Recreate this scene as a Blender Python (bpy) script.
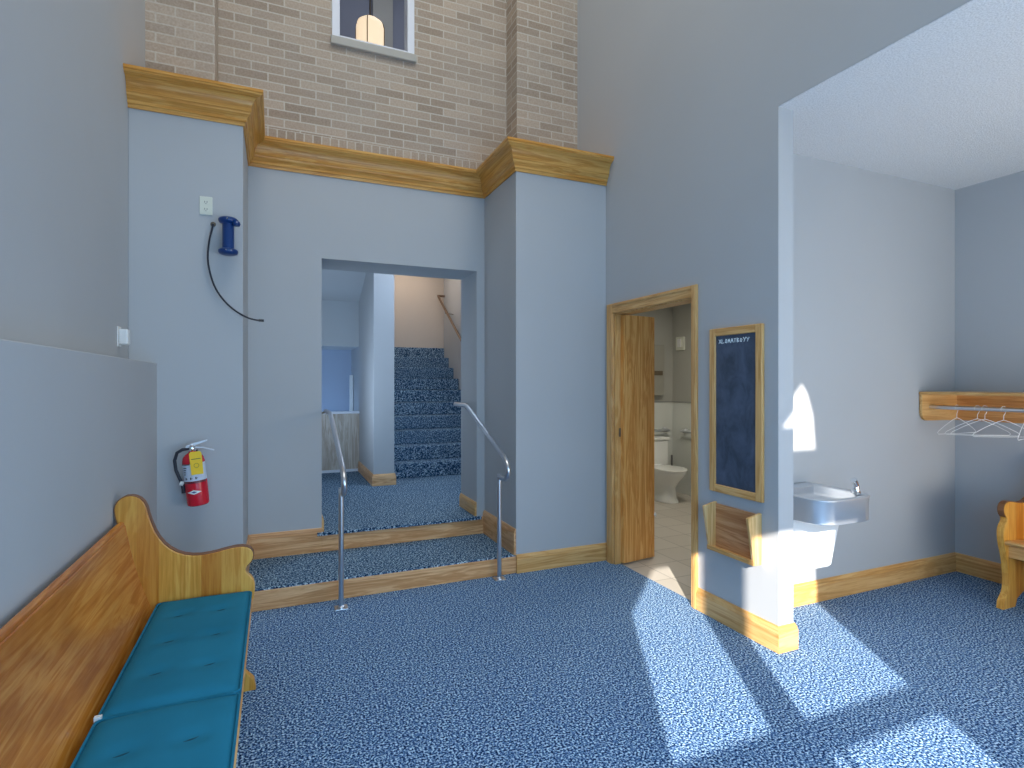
import bpy, bmesh, math, random
from mathutils import Vector, Matrix
random.seed(4)
for o in list(bpy.data.objects): bpy.data.objects.remove(o, do_unlink=True)
S = bpy.context.scene
C = S.collection
R = math.radians

# ------------------------------------------------------------------ camera
cd = bpy.data.cameras.new('camera'); cam = bpy.data.objects.new('camera', cd); C.objects.link(cam)
cam.location = (0, 0, 1.5); cam.rotation_euler = (R(90), 0, R(-23.2))
cd.sensor_width = 36; cd.lens = 553/1024*36; cd.shift_y = -2/1024; cd.clip_start = .02
S.camera = cam
# ------------------------------------------------------------------ world and lights
w = bpy.data.worlds.new('World'); S.world = w; w.use_nodes = True
bg = w.node_tree.nodes['Background']; bg.inputs[0].default_value = (.42, .66, 1, 1); bg.inputs[1].default_value = 1.2
sd = bpy.data.lights.new('sun', 'SUN'); so = bpy.data.objects.new('sun', sd); C.objects.link(so)
sd.energy = 12.0; sd.angle = R(.55); sd.color = (1, .93, .84)
so.rotation_euler = Vector((.553, 1, -.48)).to_track_quat('-Z', 'Y').to_euler(); so.location = (0, -6, 5)
def area(name, loc, d, sx, sy, e, col, spread=180):
    l = bpy.data.lights.new(name, 'AREA'); l.shape = 'RECTANGLE'; l.size = sx; l.size_y = sy; l.energy = e; l.color = col
    l.spread = R(spread)
    o = bpy.data.objects.new(name, l); C.objects.link(o); o.location = loc
    o.rotation_euler = Vector(d).to_track_quat('-Z', 'Y').to_euler()
    return o
area('daylight_entry', (.85, -.82, 1.2), (0, 1, -.22), 3.2, 2.1, 100, (.32, .63, 1))
area('bounce_fill_alcove', (3.8, -.82, 1.3), (0, 1, .75), 2.1, 2.2, 100, (.98, .96, .90))  # added warm upward fill standing in for floor bounce on the alcove ceiling
area('overhead_fill_hall', (.9, 1.7, 6.9), (0, .1, -1), 2.6, 3.0, 105, (1, .99, .92))  # soft overhead fill added for the hall, not a known fixture
area('ceiling_light_stairs', (2.0, 8.7, 3.5), (0, .1, -1), .9, .9, 10, (1, .84, .70))
area('ceiling_light_landing', (1.9, 5.9, 3.4), (-.3, .2, -1), 1.0, .8, 34, (.66, .80, 1))
area('side_fill_landing', (.04, 6.2, 1.5), (1, .55, .55), .9, 1.2, 22, (.60, .78, 1))  # fill added at the left wall to brighten the landing ceiling; no window there
area('descent_fill', (.25, 8.1, .3), (.3, .3, 1), .4, .5, 6, (.35, .6, 1))  # upward fill added below the soffit in the stairwell; no window there
area('ceiling_light_restroom', (4.0, 4.5, 2.56), (0, 0, -1), .6, .6, 23, (1, .93, .80))
area('ceiling_light_upper', (1.4, 6.4, 7.3), (0, 0, -1), 1.5, 1.5, 20, (.85, .88, 1))
S.view_settings.view_transform = 'Standard'; S.view_settings.look = 'None'
S.view_settings.gamma = 1; S.view_settings.exposure = 0; S.view_settings.use_curve_mapping = False

# ------------------------------------------------------------------ materials
def sr(*c):
    return tuple((v/255/12.92 if v/255 <= .04045 else ((v/255+.055)/1.055)**2.4) for v in c) + (1,)
def mat(name, col, rough=.6, metal=0, emit=None, es=0, spec=None):
    m = bpy.data.materials.new(name); m.use_nodes = True; b = m.node_tree.nodes['Principled BSDF']
    b.inputs['Base Color'].default_value = col; b.inputs['Roughness'].default_value = rough; b.inputs['Metallic'].default_value = metal
    if spec is not None: b.inputs['Specular IOR Level'].default_value = spec
    if emit: b.inputs['Emission Color'].default_value = emit; b.inputs['Emission Strength'].default_value = es
    return m
class N:
    def __init__(s, m): s.t = m.node_tree; s.b = s.t.nodes['Principled BSDF']; s.m = m
    def n(s, ty, **k):
        q = s.t.nodes.new(ty)
        for a, v in k.items():
            if a[0] == '_': q.inputs[a[1:].replace('_', ' ')].default_value = v
            else: setattr(q, a, v)
        return q
    def l(s, a, b): s.t.links.new(a, b)
    def coord(s, sc=(1, 1, 1), kind='Object'):
        tc = s.n('ShaderNodeTexCoord'); mp = s.n('ShaderNodeMapping'); mp.inputs['Scale'].default_value = sc
        s.l(tc.outputs[kind], mp.inputs['Vector']); return mp.outputs[0]
    def ramp(s, src, stops):
        r = s.n('ShaderNodeValToRGB'); s.l(src, r.inputs[0]); e = r.color_ramp.elements
        while len(e) < len(stops): e.new(.5)
        for i, (p, c) in enumerate(stops): e[i].position = p; e[i].color = c
        return r.outputs[0]
    def mix(s, f, a, b, mode='MIX'):
        q = s.n('ShaderNodeMix', data_type='RGBA', blend_type=mode)
        for sock, v in ((q.inputs[0], f), (q.inputs[6], a), (q.inputs[7], b)):
            if hasattr(v, 'links'): s.l(v, sock)
            else: sock.default_value = v
        return q.outputs[2]
    def bump(s, h, st=.2, dist=.002):
        q = s.n('ShaderNodeBump'); q.inputs['Strength'].default_value = st; q.inputs['Distance'].default_value = dist
        s.l(h, q.inputs['Height']); s.l(q.outputs[0], s.b.inputs['Normal'])
def noise(n, vec, scale, detail=3, rough=.5, dist=0):
    q = n.n('ShaderNodeTexNoise'); q.inputs['Scale'].default_value = scale; q.inputs['Detail'].default_value = detail
    q.inputs['Roughness'].default_value = rough; q.inputs['Distortion'].default_value = dist; n.l(vec, q.inputs['Vector']); return q.outputs['Fac']
_w = {}
def wood(c1, c2, axis, rough=.35, plank=0, blotch=0, tag='oak'):
    key = (c1, c2, axis, plank, blotch)
    if key in _w: return _w[key]
    m = mat(f'{tag}_wood_{axis}', sr(*c1), rough); n = N(m)
    sc = [14, 14, 14]; sc['xyz'.index(axis)] = 1.1
    v = n.coord(sc)
    a = noise(n, v, 1.0, 5, .6, 1.2)
    sc2 = [90, 90, 90]; sc2['xyz'.index(axis)] = 3.0
    g = noise(n, n.coord(sc2), 1.0, 4, .6)
    # cathedral rings
    wv = n.n('ShaderNodeMath', operation='MULTIPLY'); n.l(a, wv.inputs[0]); wv.inputs[1].default_value = 26
    sn = n.n('ShaderNodeMath', operation='SINE'); n.l(wv.outputs[0], sn.inputs[0])
    mp = n.n('ShaderNodeMapRange'); n.l(sn.outputs[0], mp.inputs[0]); mp.inputs[1].default_value = -1; mp.inputs[2].default_value = 1
    mp.inputs[3].default_value = .0; mp.inputs[4].default_value = .34
    ad = n.n('ShaderNodeMath', operation='MULTIPLY_ADD'); n.l(g, ad.inputs[0]); ad.inputs[1].default_value = .9; n.l(mp.outputs[0], ad.inputs[2])
    dark = tuple(max(0, x-22) for x in c2)
    col = n.ramp(ad.outputs[0], [(.30, sr(*c1)), (.72, sr(*c2)), (1.0, sr(*dark))])
    if blotch:
        sb = [3, 3, 3]; sb['xyz'.index(axis)] = 1.2
        bl = noise(n, n.coord(sb), 1.0, 3, .6, 1.0)
        bc = n.ramp(bl, [(.32, sr(150, 105, 55)), (.66, (1, 1, 1, 1))])
        col = n.mix(blotch, col, bc, 'MULTIPLY')
    if plank:
        tc = n.n('ShaderNodeTexCoord'); sp = n.n('ShaderNodeSeparateXYZ'); n.l(tc.outputs['Object'], sp.inputs[0])
        dv = n.n('ShaderNodeMath', operation='DIVIDE'); n.l(sp.outputs[0], dv.inputs[0]); dv.inputs[1].default_value = plank
        fl = n.n('ShaderNodeMath', operation='FLOOR'); n.l(dv.outputs[0], fl.inputs[0])
        wn = n.n('ShaderNodeTexWhiteNoise', noise_dimensions='1D'); n.l(fl.outputs[0], wn.inputs['W'])
        pc = n.ramp(wn.outputs['Value'], [(0, sr(225, 195, 160)), (1, (1, 1, 1, 1))])
        col = n.mix(1.0, col, pc, 'MULTIPLY')
    n.l(col, n.b.inputs['Base Color']); n.bump(g, .12, .001)
    _w[key] = m; return m
OAK = ((228, 186, 124), (208, 156, 92))
PALE = ((236, 192, 142), (204, 150, 98))
CROWN = lambda ax: wood((228, 176, 98), (208, 146, 66), ax, .35, tag='crown')
def oak(ax): return wood(*OAK, ax)
def pale(ax): return wood(*PALE, ax, tag='riser')
PEWEND = lambda ax: wood((232, 184, 92), (212, 152, 62), ax, .3, plank=.085, tag='pew')
PEWBACK = lambda ax: wood((224, 156, 76), (198, 122, 44), ax, .25, blotch=.5, tag='pew_back')
DOORW = lambda ax: wood((242, 188, 114), (216, 146, 72), ax, .3, tag='door')

def wall_paint(name, c, bump=.08):
    m = mat(name, c, .75); n = N(m); v = n.coord()
    f = noise(n, v, 1.3, 3); col = n.ramp(f, [(.3, tuple(x*.965 for x in c[:3])+(1,)), (.7, c)])
    n.l(col, n.b.inputs['Base Color']); n.bump(noise(n, v, 260, 2), bump, .001); return m
PAINT = wall_paint('grey_wall_paint', (.46, .475, .49, 1))
PAINTW = wall_paint('warm_wall_paint', (.60, .52, .44, 1))
PAINTR = wall_paint('restroom_paint', (.44, .44, .40, 1))
CEIL = mat('textured_ceiling', (.74, .76, .78, 1), .9); n = N(CEIL); v = n.coord()
f = noise(n, v, 130, 4, .7); n.l(n.ramp(f, [(.35, (.60, .62, .64, 1)), (.6, (.82, .84, .86, 1))]), n.b.inputs['Base Color']); n.bump(f, .9, .006)
def carpet(name, d, m_, l, sc=170):
    m = mat(name, m_, .95, spec=.1); n = N(m); v = n.coord()
    f = noise(n, v, sc, 1, .6); col = n.ramp(f, [(.36, d), (.5, m_), (.68, l)])
    g = noise(n, v, 2.2, 3); col = n.mix(g, col, n.mix(1, col, (.80, .82, .86, 1), 'MULTIPLY'))
    n.l(col, n.b.inputs['Base Color']); n.bump(f, .4, .003); return m
CARPET = carpet('blue_carpet', (.0, .012, .06, 1), (.070, .175, .39, 1), (.66, .88, 1, 1), 105)
CARPET2 = carpet('stair_carpet', (.004, .022, .06, 1), (.050, .125, .23, 1), (.58, .74, .82, 1), 85)
# brick
BRICK = mat('tan_brick', (.4, .35, .3, 1), .9); n = N(BRICK); uv = n.coord((1, 1, 1), 'UV')
def brick_node(n, vec, bw, rh, off):
    b = n.n('ShaderNodeTexBrick'); b.offset = off; b.inputs['Scale'].default_value = 1; b.inputs['Brick Width'].default_value = bw
    b.inputs['Row Height'].default_value = rh; b.inputs['Mortar Size'].default_value = .006; b.inputs['Mortar Smooth'].default_value = .3
    b.inputs['Bias'].default_value = 0; b.inputs['Color1'].default_value = (.27, .19, .13, 1); b.inputs['Color2'].default_value = (.47, .36, .27, 1)
    b.inputs['Mortar'].default_value = (.56, .52, .44, 1); n.l(vec, b.inputs['Vector']); return b
b1 = brick_node(n, uv, .235, .068, .5); b2 = brick_node(n, uv, .066, .12, 0)
sp = n.n('ShaderNodeSeparateXYZ'); n.l(uv, sp.inputs[0])
lt = n.n('ShaderNodeMath', operation='LESS_THAN'); n.l(sp.outputs[1], lt.inputs[0]); lt.inputs[1].default_value = .12
col = n.mix(lt.outputs[0], b1.outputs[0], b2.outputs[0])
st = noise(n, n.coord(), 1.1, 4, .6); col = n.mix(n.ramp(st, [(.42, (0, 0, 0, 1)), (.7, (.55, .55, .55, 1))]), col, (.40, .35, .295, 1))
gr = noise(n, n.coord(), 70, 3); col = n.mix(.25, col, n.ramp(gr, [(.3, (.3, .26, .22, 1)), (.7, (.66, .6, .52, 1))]))
n.l(col, n.b.inputs['Base Color']); n.bump(b1.outputs['Fac'], -.5, .004)
TILE = mat('beige_floor_tile', (.5, .45, .38, 1), .35); n = N(TILE); v = n.coord()
b = n.n('ShaderNodeTexBrick'); b.offset = 0; b.inputs['Scale'].default_value = 1; b.inputs['Brick Width'].default_value = .31; b.inputs['Row Height'].default_value = .31
b.inputs['Mortar Size'].default_value = .004; b.inputs['Color1'].default_value = (.56, .52, .46, 1); b.inputs['Color2'].default_value = (.50, .46, .40, 1); b.inputs['Mortar'].default_value = (.30, .28, .25, 1)
n.l(v, b.inputs['Vector']); n.l(b.outputs[0], n.b.inputs['Base Color'])
WTILE = mat('pale_wainscot', (.66, .68, .64, 1), .25)
STEEL = mat('brushed_steel', (.66, .68, .72, 1), .28, 1)
STEEL2 = mat('polished_steel', (.72, .75, .79, 1), .34, .7)
CHROME = mat('chrome', (.85, .87, .9, 1), .08, 1)
BRASS = mat('dark_bronze', (.22, .18, .13, 1), .4, .8)
WHITE = mat('white_enamel', (.80, .81, .80, 1), .35)
WFRAME = mat('white_window_frame', (.72, .74, .80, 1), .5)
STONE = mat('stone_sill', (.44, .42, .38, 1), .8)
PORC = mat('porcelain', (.80, .81, .78, 1), .12)
IVORY = mat('ivory_plastic', (.72, .74, .64, 1), .4)
DARK = mat('black_plastic', (.02, .02, .022, 1), .4)
RUBBER = mat('black_rubber', (.018, .022, .035, 1), .5)
RED = mat('red_enamel', (.62, .012, .03, 1), .22)
YEL = mat('yellow_tag', (.95, .62, .02, 1), .5)
LABEL = mat('label_silver', (.62, .68, .78, 1), .4)
BLUE = mat('blue_plastic', (.004, .040, .17, 1), .3)
CHALK = mat('chalk_white', (.85, .92, .92, 1), .8)
TEAL = mat('teal_fabric', (.012, .165, .235, 1), .85, spec=.2); n = N(TEAL); v = n.coord()
f = noise(n, v, 3.5, 3); n.l(n.ramp(f, [(.3, (.010, .150, .245, 1)), (.7, (.014, .185, .30, 1))]), n.b.inputs['Base Color']); n.bump(noise(n, v, 300, 2), .25, .001)
TEALD = mat('teal_stitch', (.006, .06, .09, 1), .9)
SLATE = mat('slate_board', (.05, .075, .12, 1), .45); n = N(SLATE); f = noise(n, n.coord((1, 1, .7)), 9, 5, .65, .5)
n.l(n.ramp(f, [(.35, (.035, .052, .082, 1)), (.68, (.085, .115, .18, 1))]), n.b.inputs['Base Color'])
SHADE = mat('lamp_shade_glass', (.95, .85, .65, 1), .5, emit=(1, .76, .50, 1), es=.85)
LAM = wood((205, 196, 184), (178, 162, 146), 'z', .4, tag='pale_panel')
DKEDGE = mat('brown_edge', sr(128, 84, 50), .4)

# ------------------------------------------------------------------ mesh helpers
def bm_box(bm, x0, x1, y0, y1, z0, z1):
    vs = [bm.verts.new(p) for p in ((x0,y0,z0),(x1,y0,z0),(x1,y1,z0),(x0,y1,z0),(x0,y0,z1),(x1,y0,z1),(x1,y1,z1),(x0,y1,z1))]
    for f in ((0,3,2,1),(4,5,6,7),(0,1,5,4),(1,2,6,5),(2,3,7,6),(3,0,4,7)): bm.faces.new([vs[i] for i in f])
def bm_tube(bm, pts, r, seg=10, closed=False, cap=True):
    pts = [Vector(p) for p in pts]; n = len(pts); rings = []
    up = None
    for i, p in enumerate(pts):
        if closed: t = pts[(i+1) % n]-pts[i-1]
        else: t = pts[min(i+1, n-1)]-pts[max(i-1, 0)]
        t.normalize()
        if up is None:
            up = Vector((0, 0, 1)) if abs(t.z) < .9 else Vector((1, 0, 0))
        a = t.cross(up)
        if a.length < 1e-4: a = t.orthogonal()
        a.normalize(); bb = a.cross(t).normalized(); up = bb
        rr = r[i] if isinstance(r, (list, tuple)) else r
        rings.append([bm.verts.new(p + (a*math.cos(q)+bb*math.sin(q))*rr) for q in [2*math.pi*k/seg for k in range(seg)]])
    m = n if closed else n-1
    for i in range(m):
        A, B = rings[i], rings[(i+1) % n]
        for k in range(seg): bm.faces.new((A[k], A[(k+1) % seg], B[(k+1) % seg], B[k]))
    if not closed and cap:
        bm.faces.new(rings[0][::-1]); bm.faces.new(rings[-1])
def bm_lathe(bm, prof, c=(0,0,0), seg=28, sx=1, sy=1):
    rings = []
    for r, z in prof:
        if r < 1e-5: rings.append([bm.verts.new((c[0], c[1], c[2]+z))])
        else: rings.append([bm.verts.new((c[0]+r*sx*math.cos(2*math.pi*k/seg), c[1]+r*sy*math.sin(2*math.pi*k/seg), c[2]+z)) for k in range(seg)])
    for A, B in zip(rings, rings[1:]):
        for k in range(seg):
            k2 = (k+1) % seg
            if len(A) == 1 and len(B) == 1: break
            if len(A) == 1: bm.faces.new((A[0], B[k2], B[k]))
            elif len(B) == 1: bm.faces.new((A[k], A[k2], B[0]))
            else: bm.faces.new((A[k], A[k2], B[k2], B[k]))
    for q, rev in ((rings[0], True), (rings[-1], False)):
        if len(q) > 1: bm.faces.new(q[::-1] if rev else q)
def bm_prism(bm, poly, axis, a, b):
    def P(p, t):
        if axis == 'y': return (p[0], t, p[1])
        if axis == 'x': return (t, p[0], p[1])
        return (p[0], p[1], t)
    A = [bm.verts.new(P(p, a)) for p in poly]; B = [bm.verts.new(P(p, b)) for p in poly]; n = len(poly)
    bm.faces.new(A); bm.faces.new(B[::-1])
    for i in range(n): bm.faces.new((A[i], A[(i+1) % n], B[(i+1) % n], B[i]))
def bm_loft(bm, rings):
    rs = [[bm.verts.new(p) for p in r] for r in rings]; n = len(rs[0])
    for A, B in zip(rs, rs[1:]):
        for k in range(n): bm.faces.new((A[k], A[(k+1) % n], B[(k+1) % n], B[k]))
    bm.faces.new(rs[0][::-1]); bm.faces.new(rs[-1])
def obj(name, bm, m, parent=None, origin=None, bevel=0, smooth=False, kind=None, bseg=2, uvs=False, subd=0):
    bmesh.ops.recalc_face_normals(bm, faces=bm.faces)
    if origin is None and parent is None and kind is None:
        xs = [v.co for v in bm.verts]; lo = [min(v[i] for v in xs) for i in range(3)]; hi = [max(v[i] for v in xs) for i in range(3)]
        origin = ((lo[0]+hi[0])/2, (lo[1]+hi[1])/2, lo[2])
    if origin is not None: bmesh.ops.translate(bm, verts=bm.verts, vec=-Vector(origin))
    if uvs:
        for q in list(bm.loops.layers.uv): bm.loops.layers.uv.remove(q)
        L = bm.loops.layers.uv.new('UVMap')
        o = Vector(origin) if origin else Vector()
        for f in bm.faces:
            nx, ny = abs(f.normal.x), abs(f.normal.y)
            for lp in f.loops:
                p = lp.vert.co+o; lp[L].uv = (p.y if nx > ny else p.x+.05, p.z-3.36)
    me = bpy.data.meshes.new(name); bm.to_mesh(me); bm.free()
    for p in me.polygons: p.use_smooth = bool(smooth)
    me.materials.append(m)
    o = bpy.data.objects.new(name, me); C.objects.link(o)
    if origin is not None: o.location = origin
    if parent: o.parent = parent
    if kind: o['kind'] = kind
    if subd:
        q = o.modifiers.new('subdivision', 'SUBSURF'); q.levels = subd; q.render_levels = subd
    if bevel:
        q = o.modifiers.new('bevel', 'BEVEL'); q.width = bevel; q.segments = bseg; q.limit_method = 'ANGLE'; q.angle_limit = R(40)
    if smooth and not subd:
        me.shade_smooth() if hasattr(me, 'shade_smooth') else None
        q = o.modifiers.new('smooth', 'WEIGHTED_NORMAL') if False else None
        try: me.set_sharp_from_angle(angle=R(40))
        except Exception: pass
    return o
def thing(name, loc, label, cat, group=None, rz=0):
    o = bpy.data.objects.new(name, None); C.objects.link(o); o.location = loc; o.rotation_euler = (0, 0, rz)
    o['label'] = label; o['category'] = cat
    if group: o['group'] = group
    return o
def tag(o, label, cat, group=None):
    o['label'] = label; o['category'] = cat
    if group: o['group'] = group
    return o
def B(*boxes):
    bm = bmesh.new()
    for b in boxes: bm_box(bm, *b)
    return bm
def st(name, bm, m, parent=None, **k): return obj(name, bm, m, parent, kind='structure', **k)
def poly_holes(outer, holes, th):
    """flat plate in local XY with holes, thickness th in +Z, returned as a bmesh"""
    cu = bpy.data.curves.new('tmp', 'CURVE'); cu.dimensions = '2D'; cu.fill_mode = 'BOTH'; cu.extrude = th/2
    for poly in [outer]+holes:
        s = cu.splines.new('POLY'); s.points.add(len(poly)-1); s.use_cyclic_u = True
        for i, p in enumerate(poly): s.points[i].co = (p[0], p[1], 0, 1)
    o = bpy.data.objects.new('tmp', cu); C.objects.link(o)
    me = bpy.data.meshes.new_from_object(o.evaluated_get(bpy.context.evaluated_depsgraph_get()))
    bm = bmesh.new(); bm.from_mesh(me); bpy.data.objects.remove(o, do_unlink=True); bpy.data.curves.remove(cu); bpy.data.meshes.remove(me)
    bmesh.ops.remove_doubles(bm, verts=bm.verts, dist=1e-5)
    return bm
def rect(x0, x1, z0, z1): return [(x0, z0), (x1, z0), (x1, z1), (x0, z1)]
def wall_y(name, outer, holes, y0, y1, m, uvs=False):      # plane of constant Y
    bm = poly_holes(outer, holes, y1-y0)
    for v in bm.verts: v.co = Vector((v.co.x, (y0+y1)/2+v.co.z, v.co.y))
    return st(name, bm, m, uvs=uvs)
def wall_x(name, outer, holes, x0, x1, m):                 # plane of constant X
    bm = poly_holes(outer, holes, x1-x0)
    for v in bm.verts: v.co = Vector(((x0+x1)/2+v.co.z, v.co.x, v.co.y))
    return st(name, bm, m)

# ------------------------------------------------------------------ the setting
LX, PX_, RX, RX2 = -.815, -.666, 2.57, 2.685       # upper left wall, low left wall, right wall faces
FY, BY, Y0 = 3.98, 4.69, -.9
SL, SR = -.19, 1.74
st('floor', B((LX-.1, 2.625, Y0-.04, 4.0, -.1, 0), (2.625, 5.1, Y0-.04, 2.72, -.1, 0)), CARPET)
st('floor_restroom', B((2.625, 5.15, 2.72, 6.3, -.1, -.002)), TILE)
st('wall_left', B((LX-.12, LX, Y0, 5.0, 0, 7.1)), PAINT)
st('wall_left_lower', B((LX, PX_, Y0, FY, 0, 1.615)), PAINT, bevel=.004)
# right wall with the restroom doorway, partition end and the wall above the coat alcove
wall_x('wall_right', [(2.24, 0), (2.916, 0), (2.916, 2.075), (3.86, 2.075), (3.86, 0), (5.0, 0), (5.0, 7.1), (Y0, 7.1), (Y0, 3.034), (2.24, 3.034)], [], RX, RX2, PAINT)
st('wall_alcove_back', B((RX2, 5.1, 2.66, 2.775, 0, 3.03)), PAINT)
st('wall_alcove_right', B((4.98, 5.1, Y0, 2.66, 0, 3.03)), PAINT)
st('ceiling_alcove', B((RX2+.0, 5.1, Y0, 2.775, 3.03, 3.15), (RX+.001, RX2, Y0, 2.24, 3.03, 3.0335)), CEIL)
st('ceiling', B((LX-.12, RX2, Y0-.04, 5.0, 7.1, 7.2)), CEIL)
# front wall with the opening to the stairs; solid piers
wall_y('wall_front', [(SL-.03, 0), (.345, 0), (.345, 2.495), (1.665, 2.495), (1.665, 0), (SR+.02, 0), (SR+.02, 3.33), (SL-.03, 3.33)], [], BY, 5.145, PAINT)
st('wall_front_pier_left', B((LX, SL, FY, BY+.2, 0, 3.33)), PAINT, bevel=.004)
st('wall_front_pier_right', B((SR, RX, FY, BY+.2, 0, 3.33)), PAINT, bevel=.004)
wall_y('wall_front_brick', rect(LX, RX, 3.33, 7.1), [rect(.425, 1.10, 4.30, 5.7)], 4.70, 4.82, BRICK, uvs=True)
st('wall_front_brick_pier_left', B((LX, -.393, 4.46, 4.70, 3.34, 7.1)), BRICK, uvs=True)
st('wall_front_brick_pier_right', B((1.959, RX, 4.46, 4.70, 3.34, 7.1)), BRICK, uvs=True)
# back wall of the hall behind the camera, with the glazed openings the sun comes through
KS = .96
A_hi = [(-.045, 1.27), (.50, 1.27), (.50, 2.19), (.262, 2.19), (-.045, 1.885)]
A_lo = rect(-.045, .50, .25, 1.187)
B_hi = rect(.682, 1.427, 1.27, 2.19)
B_lo1 = rect(.682, .755, .25, 1.187); B_lo2 = rect(.770, 1.427, .25, 1.187)
B_up = [(.825, 2.752), (1.427, 2.752), (1.405, 2.98), (1.35, 3.13), (1.283, 3.215)]
wall_y('wall_back', rect(LX-.12, 5.1, 0, 7.1), [A_hi, A_lo, B_hi, B_lo1, B_lo2, B_up], Y0-.04, Y0, PAINT)

# window in the brick wall
w1 = st('window_1', B((.425, .485, 4.69, 4.82, 4.30, 5.70), (1.04, 1.10, 4.69, 4.82, 4.30, 5.70), (.485, 1.04, 4.69, 4.82, 5.64, 5.70), (.485, 1.04, 4.69, 4.82, 4.30, 4.325)), WFRAME, bevel=.004)
st('window_sill', B((.415, 1.112, 4.665, 4.82, 4.235, 4.30)), STONE, w1, bevel=.006)
# upper room behind the window
st('wall_upper_back', B((-1, 1.27, 8.0, 8.1, 3.7, 7.4), (1.55, 4, 8.0, 8.1, 3.7, 7.4)), mat('upper_grey_paint', (.26, .27, .32, 1), .8))
st('wall_upper_pilaster', B((1.27, 1.55, 7.94, 8.1, 3.7, 7.4)), mat('upper_beige_paint', (.44, .42, .37, 1), .8))
st('wall_upper_left', B((-1.1, -1, 4.82, 8.1, 3.7, 7.4)), PAINT); st('wall_upper_right', B((4, 4.1, 4.82, 8.1, 3.7, 7.4)), PAINT)
st('ceiling_upper', B((-1.1, 4.1, 4.82, 8.1, 7.4, 7.5)), CEIL)
st('floor_upper', B((-1.1, 4.1, 4.83, 10.0, 3.62, 3.7)), PAINT)

# crown moulding swept round the front wall
def sweep(path, prof, closed=False):
    bm = bmesh.new(); n = len(path); rings = []
    P = [Vector((p[0], p[1])) for p in path]
    for i in range(n):
        d0 = (P[i]-P[i-1]).normalized() if i > 0 else None
        d1 = (P[i+1]-P[i]).normalized() if i < n-1 else None
        if d0 is None: d0 = d1
        if d1 is None: d1 = d0
        n0 = Vector((d0.y, -d0.x)); n1 = Vector((d1.y, -d1.x)); m = n0+n1; m = m/(m.dot(n0))
        rings.append([bm.verts.new((P[i].x+m.x*a, P[i].y+m.y*a, z)) for a, z in prof])
    k = len(prof)
    for A, B_ in zip(rings, rings[1:]):
        for j in range(k): bm.faces.new((A[j], A[(j+1) % k], B_[(j+1) % k], B_[j]))
    bm.faces.new(rings[0]); bm.faces.new(rings[-1][::-1])
    return bm
prof = [(0, 3.155), (.012, 3.155), (.018, 3.178), (.028, 3.180), (.030, 3.198), (.040, 3.208), (.056, 3.222), (.060, 3.235)]
for k in range(7):
    a = k/6*math.pi/2; prof.append((.066+.062*(1-math.cos(a)), 3.238+.082*math.sin(a)))
prof = [(a*1.0, z) for a, z in prof]
prof += [(.136, 3.325), (.152, 3.330), (.152, 3.338), (.160, 3.343), (.160, 3.36), (0, 3.36)]
prof = [(a*.76, z) for a, z in prof]
path = [(LX, FY), (SL, FY), (SL, BY), (SR, BY), (SR, FY), (RX, FY)]
# each straight run carries its own grain: one mesh per run, mitred
def run(path, i, prof):
    full = sweep(path, prof); full.verts.ensure_lookup_table(); k = len(prof)
    A = [v.co.copy() for v in full.verts[i*k:(i+1)*k]]; D = [v.co.copy() for v in full.verts[(i+1)*k:(i+2)*k]]; full.free()
    bm = bmesh.new(); a = [bm.verts.new(p) for p in A]; d = [bm.verts.new(p) for p in D]
    for j in range(k): bm.faces.new((a[j], a[(j+1) % k], d[(j+1) % k], d[j]))
    bm.faces.new(a); bm.faces.new(d[::-1]); return bm
crown = st('trim_1', B((LX, SL, FY+.005, 4.70, 3.33, 3.352), (SR, RX, FY+.005, 4.70, 3.33, 3.352)), CROWN('x'))
for i in range(5): st('crown_moulding', run(path, i, prof), CROWN('xyxyx'[i]), crown)

# baseboards
H = .145
def bprof(h, z0=0, t=.018): return [(0, z0), (t, z0), (t, z0+h-.035), (t-.003, z0+h-.03), (t-.004, z0+h-.018), (t-.010, z0+h-.006), (t-.012, z0+h), (0, z0+h)]
def base(name, pts, h=H, z0=0, pl=oak):
    p = bprof(h, z0); first = None
    for i in range(len(pts)-1):
        ax = 'x' if abs(pts[i+1][0]-pts[i][0]) > abs(pts[i+1][1]-pts[i][1]) else 'y'
        o = st(name if first is None else 'baseboard_run', run(pts, i, p), pl(ax), first)
        first = first or o
base('baseboard_front', [(SR+.0, FY), (RX, FY)])
base('baseboard_right', [(RX, 2.872), (RX, 2.24), (RX2, 2.24), (RX2, 2.66), (4.98, 2.66), (4.98, Y0)][::1])
base('baseboard_left', [(PX_, Y0), (PX_, FY)])
base('baseboard_front_left', [(PX_, FY), (SL, FY)])
base('baseboard_step_right', [(SR, BY), (SR, FY-.0)], .205, .14, pale)
base('baseboard_step_left', [(SL, FY), (SL, BY)], .19, .14, pale)
base('baseboard_front_step', [(SL, BY), (.345, BY)], .19, .14, pale)
base('baseboard_front_opening', [(1.665, BY), (SR, BY)], .15, .14, pale)
base('baseboard_jamb_right', [(1.665, 5.145), (1.665, BY)], .125, .295)
base('baseboard_jamb_left', [(.345, BY), (.345, 5.145)], .125, .295)
# two carpeted steps with wooden risers
st('floor_step', B((SL, SR, FY+.012, BY, 0, .14)), CARPET2, bevel=.012, bseg=3)
st('trim_2', B((SL+.001, SR-.001, FY-.002, FY+.013, 0, .128)), pale('x'), bevel=.002)
st('floor_landing', B((.347, 1.663, BY-.005, 5.145, 0, .295), (0, 2.66, 5.145, 6.26, 0, .295), (0, 2.74, 6.26, 7.70, 0, .295), (.31, 1.70, BY-.035, BY+.01, .272, .296)), CARPET2)
st('trim_3', B((.345, 1.665, BY-.02, BY-.004, .14, .272)), pale('x'), bevel=.002)

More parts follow.
